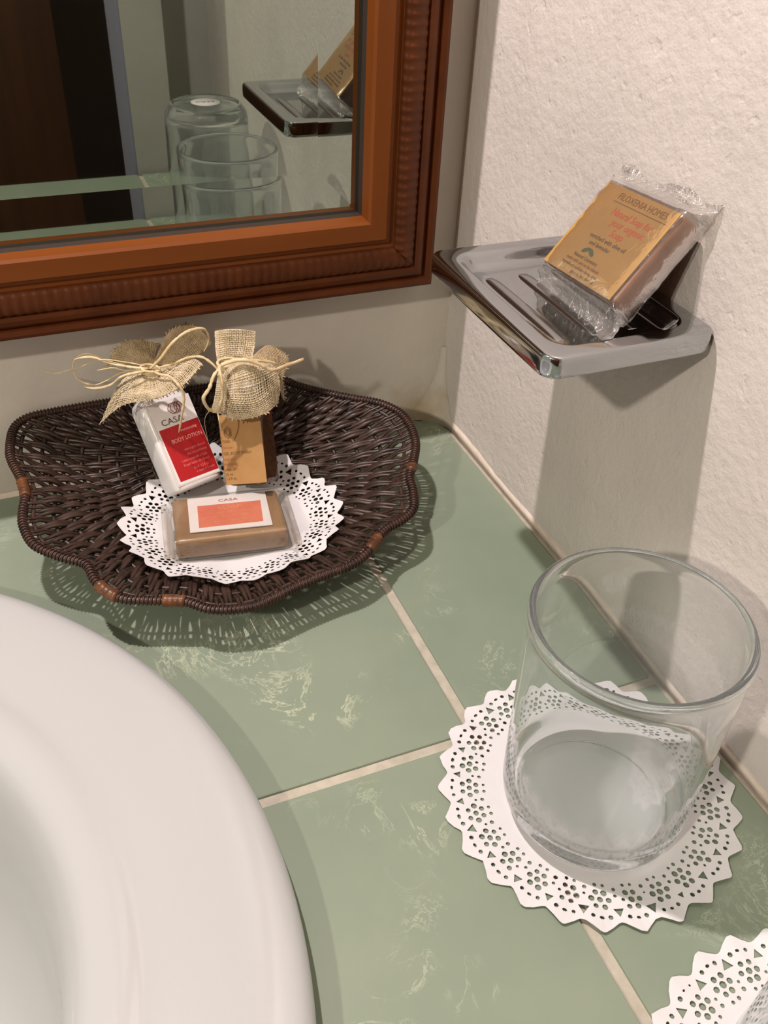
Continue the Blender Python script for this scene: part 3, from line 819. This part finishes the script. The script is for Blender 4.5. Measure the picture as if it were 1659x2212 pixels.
# ------------------------------------------------------------------ basket
RIM = [(-0.1074, -0.0075, 0.0478), (-0.1011, -0.0138, 0.0468), (-0.0877, -0.0237, 0.0452), (-0.0739, -0.0323, 0.0438), (-0.06, -0.0405, 0.0425), (-0.0517, -0.0517, 0.0407), (-0.0505, -0.0642, 0.0387), (-0.0532, -0.0772, 0.0367), (-0.0603, -0.0904, 0.0345), (-0.0667, -0.1003, 0.033), (-0.0693, -0.1112, 0.0312), (-0.0739, -0.1219, 0.0295), (-0.0823, -0.1277, 0.0286), (-0.0926, -0.1313, 0.028), (-0.1005, -0.1369, 0.0271), (-0.1086, -0.1438, 0.026), (-0.1187, -0.1483, 0.0253), (-0.1322, -0.1502, 0.025), (-0.1468, -0.153, 0.0245), (-0.1566, -0.1556, 0.0241), (-0.1683, -0.1581, 0.0237), (-0.1788, -0.1571, 0.0239), (-0.1884, -0.1536, 0.0244), (-0.1972, -0.1466, 0.0256), (-0.2088, -0.1425, 0.0262), (-0.2222, -0.1376, 0.027), (-0.2291, -0.1308, 0.0281), (-0.2328, -0.1228, 0.0294), (-0.2352, -0.1127, 0.031), (-0.2453, -0.1048, 0.0322), (-0.2553, -0.0946, 0.0339), (-0.2584, -0.0816, 0.0359), (-0.2577, -0.0725, 0.0374), (-0.2551, -0.0605, 0.0393), (-0.2559, -0.0487, 0.0412), (-0.2584, -0.036, 0.0432), (-0.2585, -0.0272, 0.0446), (-0.2549, -0.0118, 0.0471), (-0.2471, -0.0045, 0.0483), (-0.2348, -0.0007, 0.0489), (-0.2087, 0.0024, 0.0494), (-0.18, -0.0036, 0.0492), (-0.155, -0.0036, 0.0492), (-0.128, -0.0045, 0.0488)]
RIMV = [Vector(p) for p in RIM]
for v in RIMV: v.y = min(v.y, -0.0036)
rc = catmull(RIMV, 10, close=True)
# resample evenly
def resample(P, n):
    Ls = [0.0]
    for i in range(len(P)): Ls.append(Ls[-1] + (P[(i + 1) % len(P)] - P[i]).length)
    out = []; j = 0
    for k in range(n):
        t = Ls[-1] * k / n
        while Ls[j + 1] < t: j += 1
        f = (t - Ls[j]) / max(1e-9, Ls[j + 1] - Ls[j]); out.append(P[j].lerp(P[(j + 1) % len(P)], f))
    return out, Ls[-1]
NS = 124
rimf, rim_len = resample(rc, 720)
BB = Vector((-0.158, -0.072)); ZB = 0.0042
OO = Vector((-0.166, -0.030))
ang = [(atan2(p.y - BB.y, p.x - BB.x), (Vector((p.x, p.y)) - BB).length, p.z) for p in rimf]
ang.sort()
import bisect
AK = [a[0] for a in ang]
def bowl(x, y):
    dx, dy = x - BB.x, y - BB.y; a = atan2(dy, dx); r = sqrt(dx * dx + dy * dy)
    i = bisect.bisect(AK, a); p, q = ang[i - 1], ang[i % len(ang)]
    da = (q[0] - p[0]) % (2 * pi); f = ((a - p[0]) % (2 * pi)) / da if da > 1e-6 else 0
    R = p[1] + (q[1] - p[1]) * f; Z = p[2] + (q[2] - p[2]) * f
    s = r / R
    return ZB + (Z - ZB) * min(1.15, s) ** 2.25, s
def bnorm(x, y):
    e = 0.001; z0 = bowl(x, y)[0]
    return Vector((-(bowl(x + e, y)[0] - z0) / e, -(bowl(x, y + e)[0] - z0) / e, 1)).normalized()
bk = empty('wicker_basket', (BB.x, BB.y, 0.0))
tag(bk, 'dark brown scalloped wicker basket holding wrapped toiletries under the mirror', 'basket')
MH = 10
srt = [rimf[int(k * 720 / NS)] for k in range(NS)]
rim_tan = [(rimf[(int(k * 720 / NS) + 3) % 720] - rimf[int(k * 720 / NS) - 3]).normalized() for k in range(NS)]
spac = rim_len / NS
rnd = random.Random(4)
for i, (Tp, tn_) in enumerate(zip(srt, rim_tan)):
    mb = MB()
    D = Vector((Tp.x, Tp.y)) - OO
    jit = rnd.uniform(-0.25, 0.25)
    for sub in (-1, 1):
        pts = []; rad = []; ups = []
        ns = max(14, int(D.length / 0.0026))
        for k in range(ns + 1):
            t = 0.16 + (0.985 - 0.16) * k / ns
            pl = OO + D * t
            wdt = min(1.0, 0.30 + 0.75 * t)
            loc_sp = spac * t
            off = min(0.00135, loc_sp * 0.25) * (1 + 0.25 * sin(t * 9 + i)) * sub
            side = Vector((tn_.x, tn_.y)); side.normalize()
            x = pl.x + side.x * off; y = min(pl.y + side.y * off, -0.0025)
            z, s = bowl(x, y); nrm = bnorm(x, y)
            amp = 0.0015 * min(1, loc_sp / 0.0025) * (0.3 if t > 0.94 else 1.0)
            und = amp * sin(pi * (t * MH + jit * 0.15 + (i % 2)))
            p = Vector((x, y, z + 0.0016)) + nrm * und
            p += Vector((noise.noise(Vector((i, k * 0.35, sub))), noise.noise(Vector((i, k * 0.35, sub + 9))), 0)) * 0.0004
            pts.append(p); ups.append(nrm)
            r_ = min(0.00168, loc_sp * 0.37) * (1.0 - 0.46 * min(1, max(0, t - 0.85) / 0.07)) * (1 + 0.18 * noise.noise(Vector((i * 3.1, k * 0.5, sub * 2))))
            rad.append(max(0.00035, r_))
        mb.tube(pts, rad, 6, 0.72, up=ups)
    keep(mb.build('reed', M_wicker), bk)
for j in range(1, MH + 1):
    t = (j - 0.5) / MH
    if t < 0.2: continue
    pts = []; ups = []
    for p in rimf[::3]:
        pl = OO + (Vector((p.x, p.y)) - OO) * t
        y = min(pl.y, -0.0025)
        z, s = bowl(pl.x, y); pts.append((pl.x, y, z + 0.0012)); ups.append(bnorm(pl.x, y))
    mb = MB(); mb.tube(pts, 0.0011, 6, 0.8, up=ups, close=True); keep(mb.build('hoop', M_wicker), bk)
# woven base the basket stands on
mb = MB()
for r_ in (0.012, 0.018, 0.024, 0.030, 0.036):
    mb.tube([(BB.x + r_ * cos(a), BB.y + r_ * sin(a), 0.0013 + (0.0006 if r_ < 0.033 else 0)) for a in [2 * pi * q / 48 for q in range(48)]], 0.0013, 6, 1, close=True)
keep(mb.build('base_ring', M_wicker), bk)
# rim cane and its binding
mb = MB(); mb.tube([p + Vector((0, 0, 0.0008)) for p in rimf[::2]], 0.0019, 8, 0.9, up=[(0, 0, 1)] * 360, close=True); keep(mb.build('rim', M_wicker_rim), bk)
mb = MB(); turns = int(rim_len / 0.0018); hel = []
for k in range(turns * 8):
    f = k / (turns * 8) * 720; i0 = int(f) % 720; p = rimf[i0].lerp(rimf[(i0 + 1) % 720], f - int(f))
    t_ = (rimf[(i0 + 2) % 720] - rimf[i0 - 2]).normalized(); n_ = t_.cross(Vector((0, 0, 1))).normalized(); a = 2 * pi * (k % 8) / 8
    hel.append(p + Vector((0, 0, 0.0008)) + n_ * 0.0021 * cos(a) + Vector((0, 0, 1)) * 0.0020 * sin(a))
mb.tube(hel, 0.00048, 5, 1.0, close=True); keep(mb.build('rim_binding', M_wicker_rim), bk)
for (cx, cyy, ln) in ((-0.2555, -0.0570, 7), (-0.2292, -0.1310, 7), (-0.2020, -0.1450, 6), (-0.1020, -0.1385, 6), (-0.0630, -0.0945, 3)):
    i0 = min(range(720), key=lambda q: (rimf[q].x - cx) ** 2 + (rimf[q].y - cyy) ** 2)
    mb = MB(); seg = [rimf[(i0 + q) % 720] + Vector((0, 0, 0.0009)) for q in range(-ln, ln + 1)]
    mb.tube(seg, [0.0024 + 0.0006 * abs(sin(q * 1.1)) for q in range(len(seg))], 8); o = mb.build('bare_cane', M_cane); o['label'] = 'bare orange brown cane at the rim'; keep(o, bk)

# doily draped in the basket
DC = Vector((-0.1585, -0.0830))
def bowl_zf(x, y):
    R = 0.0625; r = sqrt(x * x + y * y) / R; a = atan2(y, x)
    px, py = DC.x + x * 0.93, DC.y + y * 0.88
    z, s = bowl(px, min(py, -0.004)); e = max(0, r - 0.55) / 0.45
    z += 0.0047 + 0.0022 * e * e + e * 0.0016 * (noise.noise(Vector((cos(a) * 2.2, sin(a) * 2.2, 5.5))) + 0.5 * sin(a * 9 + 1) + 0.35 * sin(a * 14))
    return (px, py, z)
d3 = doily('paper_doily', None, 0.0625, bowl_zf, 11, 0.3)
tag(d3, 'white lace paper doily lining the dark wicker basket', 'doily')

# ------------------------------------------------------------------ burlap bows and raffia
def surf(ctrl, nu, nv):
    rows = [catmull(r, 8) for r in ctrl]
    m = len(rows[0]); cols = [catmull([r[k] for r in rows], 8) for k in range(m)]
    H = len(cols[0])
    def at(u, v):  # u along a row 0..1, v down the rows 0..1
        x = u * (m - 1); i = min(int(x), m - 2); fx = x - i
        y = v * (H - 1); j = min(int(y), H - 2); fy = y - j
        a = cols[i][j].lerp(cols[i + 1][j], fx); b = cols[i][j + 1].lerp(cols[i + 1][j + 1], fx)
        return a.lerp(b, fy)
    return at
def burlap(name, ctrl, parent, m, pitch=0.00105, rt=0.00040, fray=0.002, seed=0, v0=0.0):
    at = surf(ctrl, 0, 0); rnd = random.Random(seed)
    wid = max(sum((at(k / 10 + 0.1, v) - at(k / 10, v)).length for k in range(10)) for v in (0.5, 1.0))
    hei = max(sum((at(u, k / 10 + 0.1) - at(u, k / 10)).length for k in range(10)) for u in (0.2, 0.5, 0.8))
    nw = max(6, int(wid / pitch)); nh = max(5, int(hei / pitch))
    mb = MB()
    def nrm(u, v):
        e = 0.02
        a = at(min(1, u + e), v) - at(max(0, u - e), v); b = at(u, min(1, v + e)) - at(u, max(0, v - e))
        n = a.cross(b); return n.normalized() if n.length > 1e-12 else Vector((0, -1, 0))
    for i in range(nw + 1):
        u = min(1, max(0, i / nw + rnd.uniform(-0.2, 0.2) / nw)); pts = []; rad = []
        ns = nh * 2
        for k in range(ns + 1):
            v = v0 + (1 - v0) * k / ns; q = at(u, v) + nrm(u, v) * 0.00022 * cos(pi * (k / 2 + i))
            pts.append(q + Vector((noise.noise(q * 300), 0, noise.noise(q * 300 + Vector((5, 5, 5))))) * 0.0002)
        if fray:
            d_ = (pts[-1] - pts[-3]).normalized(); L_ = fray * rnd.random()
            pts.append(pts[-1] + d_ * L_ + Vector((rnd.uniform(-1, 1), 0, rnd.uniform(-1, 1))) * 0.0004)
        mb.tube(pts, rt * rnd.uniform(0.75, 1.15), 4)
    for j in range(nh + 1):
        v = min(1, v0 + (1 - v0) * j / nh); pts = []; ns = nw
        for k in range(ns + 1):
            u = k / ns; q = at(u, v) - nrm(u, v) * 0.00022 * cos(pi * (k + j)); pts.append(q)
        mb.tube(pts, rt * rnd.uniform(0.75, 1.15), 4)
    inv = parent.matrix_world.inverted()
    mb.v = [inv @ p for p in mb.v]
    o = mb.build(name, m, parent); return o
bpy.context.view_layer.update()
A_ = [
 [(-0.1898, -0.0330, 0.0840),(-0.1882, -0.0370, 0.0846),(-0.1863, -0.0390, 0.0845),(-0.1841, -0.0390, 0.0839),(-0.1814, -0.0370, 0.0834),(-0.1778, -0.0330, 0.0828)],
 [(-0.1984, -0.0330, 0.0784),(-0.1947, -0.0420, 0.0797),(-0.1900, -0.0460, 0.0798),(-0.1837, -0.0470, 0.0808),(-0.1765, -0.0450, 0.0837),(-0.1695, -0.0400, 0.0869)],
 [(-0.2054, -0.0310, 0.0678),(-0.2005, -0.0430, 0.0752),(-0.1925, -0.0480, 0.0776),(-0.1834, -0.0510, 0.0803),(-0.1729, -0.0500, 0.0849),(-0.1636, -0.0440, 0.0903)],
 [(-0.2120, -0.0300, 0.0545),(-0.2021, -0.0440, 0.0708),(-0.1899, -0.0500, 0.0751),(-0.1817, -0.0540, 0.0787),(-0.1717, -0.0530, 0.0824),(-0.1607, -0.0470, 0.0888)]]
burlap('burlap_flap', A_, lo, M_burlap, pitch=0.0014, rt=0.00031, seed=1)
B_ = [
 [(-0.1884, -0.0280, 0.0825),(-0.1859, -0.0260, 0.0821),(-0.1826, -0.0240, 0.0808),(-0.1796, -0.0240, 0.0800)],
 [(-0.1972, -0.0240, 0.0824),(-0.1920, -0.0200, 0.0853),(-0.1855, -0.0170, 0.0852),(-0.1786, -0.0160, 0.0814)],
 [(-0.2036, -0.0200, 0.0803),(-0.1978, -0.0140, 0.0862),(-0.1876, -0.0110, 0.0884),(-0.1756, -0.0110, 0.0838)]]
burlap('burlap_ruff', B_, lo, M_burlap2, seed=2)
C_ = [
 [(-0.1819, -0.0260, 0.0806),(-0.1792, -0.0240, 0.0799),(-0.1764, -0.0240, 0.0789),(-0.1739, -0.0280, 0.0784)],
 [(-0.1766, -0.0200, 0.0852),(-0.1695, -0.0160, 0.0872),(-0.1619, -0.0160, 0.0855),(-0.1585, -0.0240, 0.0816)],
 [(-0.1737, -0.0150, 0.0873),(-0.1662, -0.0120, 0.0927),(-0.1550, -0.0120, 0.0916),(-0.1501, -0.0220, 0.0852)]]
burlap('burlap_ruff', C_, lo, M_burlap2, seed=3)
D_ = [
 [(-0.1521, -0.0480, 0.0868),(-0.1492, -0.0520, 0.0900),(-0.1454, -0.0540, 0.0914),(-0.1407, -0.0540, 0.0901)],
 [(-0.1541, -0.0500, 0.0798),(-0.1489, -0.0590, 0.0863),(-0.1394, -0.0610, 0.0897),(-0.1274, -0.0550, 0.0863)],
 [(-0.1563, -0.0500, 0.0693),(-0.1504, -0.0640, 0.0756),(-0.1391, -0.0660, 0.0752),(-0.1242, -0.0580, 0.0788)],
 [(-0.1579, -0.0490, 0.0630),(-0.1487, -0.0640, 0.0642),(-0.1356, -0.0680, 0.0673),(-0.1258, -0.0600, 0.0677)]]
burlap('burlap_flap', D_, kr, M_burlap, seed=4)
E_ = [
 [(-0.1516, -0.0420, 0.0868),(-0.1462, -0.0400, 0.0865),(-0.1402, -0.0400, 0.0860),(-0.1335, -0.0420, 0.0848)],
 [(-0.1508, -0.0370, 0.0925),(-0.1451, -0.0370, 0.0929),(-0.1378, -0.0370, 0.0918),(-0.1306, -0.0370, 0.0899)],
 [(-0.1497, -0.0330, 0.0980),(-0.1441, -0.0350, 0.0991),(-0.1365, -0.0350, 0.0979),(-0.1289, -0.0330, 0.0948)]]
burlap('burlap_ruff', E_, kr, M_burlap, pitch=0.0009, fray=0.0, seed=5)
F_ = [
 [(-0.1352, -0.0440, 0.0851),(-0.1346, -0.0460, 0.0839),(-0.1341, -0.0480, 0.0824)],
 [(-0.1238, -0.0340, 0.0862),(-0.1227, -0.0380, 0.0826),(-0.1243, -0.0440, 0.0795)],
 [(-0.1145, -0.0260, 0.0796),(-0.1113, -0.0320, 0.0749),(-0.1188, -0.0440, 0.0714)]]
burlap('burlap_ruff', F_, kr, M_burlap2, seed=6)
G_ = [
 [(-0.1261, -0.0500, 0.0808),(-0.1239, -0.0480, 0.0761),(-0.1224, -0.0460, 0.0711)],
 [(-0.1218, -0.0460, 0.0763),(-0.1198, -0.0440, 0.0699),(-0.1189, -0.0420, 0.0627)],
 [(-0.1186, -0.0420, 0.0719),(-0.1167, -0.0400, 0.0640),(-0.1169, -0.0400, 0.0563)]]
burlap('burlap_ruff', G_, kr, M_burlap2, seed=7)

def raffia(pts, r, parent, ends=0.35, seed=0, flat=0.6, n=6):
    c_ = catmull(pts, 8); m = len(c_); inv = parent.matrix_world.inverted()
    c_ = [p + Vector((noise.noise(p * 90 + Vector((seed, 0, 0))), 0, noise.noise(p * 90 + Vector((0, seed, 0))))) * 0.0006 for p in c_]
    rad = [r * (0.75 + 0.35 * noise.noise(Vector((k * 0.5, seed, 0)))) * (ends + (1 - ends) * min(1, 6 * min(k, m - 1 - k) / m + 0.2)) for k in range(m)]
    mb = MB(); mb.tube([inv @ p for p in c_], rad, n, flat); return mb.build('raffia_strand', M_raffia, parent)
raffia([(-0.1861, -0.0420, 0.0874),(-0.1803, -0.0420, 0.0923),(-0.1731, -0.0400, 0.0986),(-0.1646, -0.0380, 0.1029),(-0.1561, -0.0360, 0.1021),(-0.1533, -0.0340, 0.0943),(-0.1567, -0.0340, 0.0883)], 0.0010, lo, seed=1)
raffia([(-0.1849, -0.0430, 0.0872),(-0.1818, -0.0460, 0.0862),(-0.1780, -0.0500, 0.0866),(-0.1748, -0.0540, 0.0840),(-0.1729, -0.0560, 0.0790),(-0.1743, -0.0570, 0.0692),(-0.1773, -0.0560, 0.0571)], 0.0010, lo, seed=2)
raffia([(-0.1860, -0.0420, 0.0879),(-0.1939, -0.0400, 0.0892),(-0.2021, -0.0360, 0.0900),(-0.2111, -0.0320, 0.0930),(-0.2198, -0.0300, 0.0919)], 0.0009, lo, seed=3)
raffia([(-0.1863, -0.0430, 0.0869),(-0.1937, -0.0440, 0.0877),(-0.1999, -0.0420, 0.0854),(-0.2054, -0.0380, 0.0797),(-0.2125, -0.0320, 0.0756),(-0.2172, -0.0280, 0.0753)], 0.0009, lo, seed=4)
raffia([(-0.1869, -0.0410, 0.0870),(-0.1990, -0.0360, 0.0843),(-0.2121, -0.0300, 0.0765),(-0.2201, -0.0260, 0.0795),(-0.2202, -0.0240, 0.0871),(-0.2135, -0.0240, 0.0914),(-0.2035, -0.0300, 0.0887),(-0.1905, -0.0380, 0.0863)], 0.0005, lo, seed=5)
raffia([(-0.1874, -0.0410, 0.0886),(-0.1967, -0.0380, 0.0912),(-0.2066, -0.0340, 0.0923),(-0.2181, -0.0280, 0.0870),(-0.2292, -0.0220, 0.0821),(-0.2364, -0.0180, 0.0828)], 0.0004, lo, seed=6)
raffia([(-0.1887, -0.0410, 0.0868),(-0.1972, -0.0380, 0.0866),(-0.2033, -0.0340, 0.0869),(-0.2098, -0.0300, 0.0846)], 0.0005, lo, seed=7)
raffia([(-0.1817, -0.0400, 0.0861),(-0.1742, -0.0400, 0.0869),(-0.1673, -0.0420, 0.0904),(-0.1611, -0.0460, 0.0920),(-0.1569, -0.0500, 0.0900),(-0.1541, -0.0520, 0.0867)], 0.0009, lo, seed=8)
mb = MB(); inv = lo.matrix_world.inverted()
for k in range(3):
    c0 = (-0.1852, -0.0400, 0.0859); mb.tube([inv @ Vector((c0[0] + 0.0046 * cos(a), c0[1] + 0.0040 * sin(a), c0[2] + 0.0009 * (k - 1) - 0.001 * cos(a))) for a in [2 * pi * q / 20 for q in range(20)]], 0.0007, 6, close=True)
mb.build('raffia_knot', M_raffia, lo)
raffia([(-0.1534, -0.0580, 0.0923),(-0.1583, -0.0620, 0.0896),(-0.1614, -0.0640, 0.0845),(-0.1646, -0.0640, 0.0794),(-0.1626, -0.0630, 0.0720),(-0.1585, -0.0630, 0.0702),(-0.1560, -0.0640, 0.0762),(-0.1548, -0.0640, 0.0833),(-0.1550, -0.0620, 0.0901),(-0.1548, -0.0580, 0.0920)], 0.0013, kr, seed=11, flat=0.8, n=8)
raffia([(-0.1548, -0.0600, 0.0931),(-0.1551, -0.0650, 0.0873),(-0.1550, -0.0650, 0.0808),(-0.1576, -0.0640, 0.0727)], 0.0009, kr, seed=12)
raffia([(-0.1533, -0.0580, 0.0928),(-0.1463, -0.0600, 0.0952),(-0.1394, -0.0620, 0.0946),(-0.1342, -0.0630, 0.0917),(-0.1283, -0.0620, 0.0875),(-0.1193, -0.0580, 0.0868),(-0.1096, -0.0540, 0.0865)], 0.0013, kr, seed=13, flat=0.8, n=8, ends=0.9)
raffia([(-0.1533, -0.0580, 0.0933),(-0.1449, -0.0590, 0.0952),(-0.1373, -0.0610, 0.0942),(-0.1290, -0.0610, 0.0921),(-0.1257, -0.0600, 0.0886),(-0.1289, -0.0600, 0.0871)], 0.0010, kr, seed=14)
raffia([(-0.1583, -0.0640, 0.0702),(-0.1582, -0.0660, 0.0645),(-0.1570, -0.0640, 0.0539)], 0.0005, kr, seed=15)
raffia([(-0.1613, -0.0620, 0.0709),(-0.1641, -0.0600, 0.0649),(-0.1632, -0.0560, 0.0539),(-0.1615, -0.0520, 0.0439)], 0.0002, kr, seed=16)
mb = MB(); inv = kr.matrix_world.inverted()
for k in range(3):
    c0 = (-0.1502, -0.0500, 0.0881); mb.tube([inv @ Vector((c0[0] + 0.0052 * cos(a) + 0.002, c0[1] + 0.0046 * sin(a), c0[2] + 0.0009 * (k - 1))) for a in [2 * pi * q / 20 for q in range(20)]], 0.0008, 6, close=True)
mb.build('raffia_knot', M_raffia, kr)
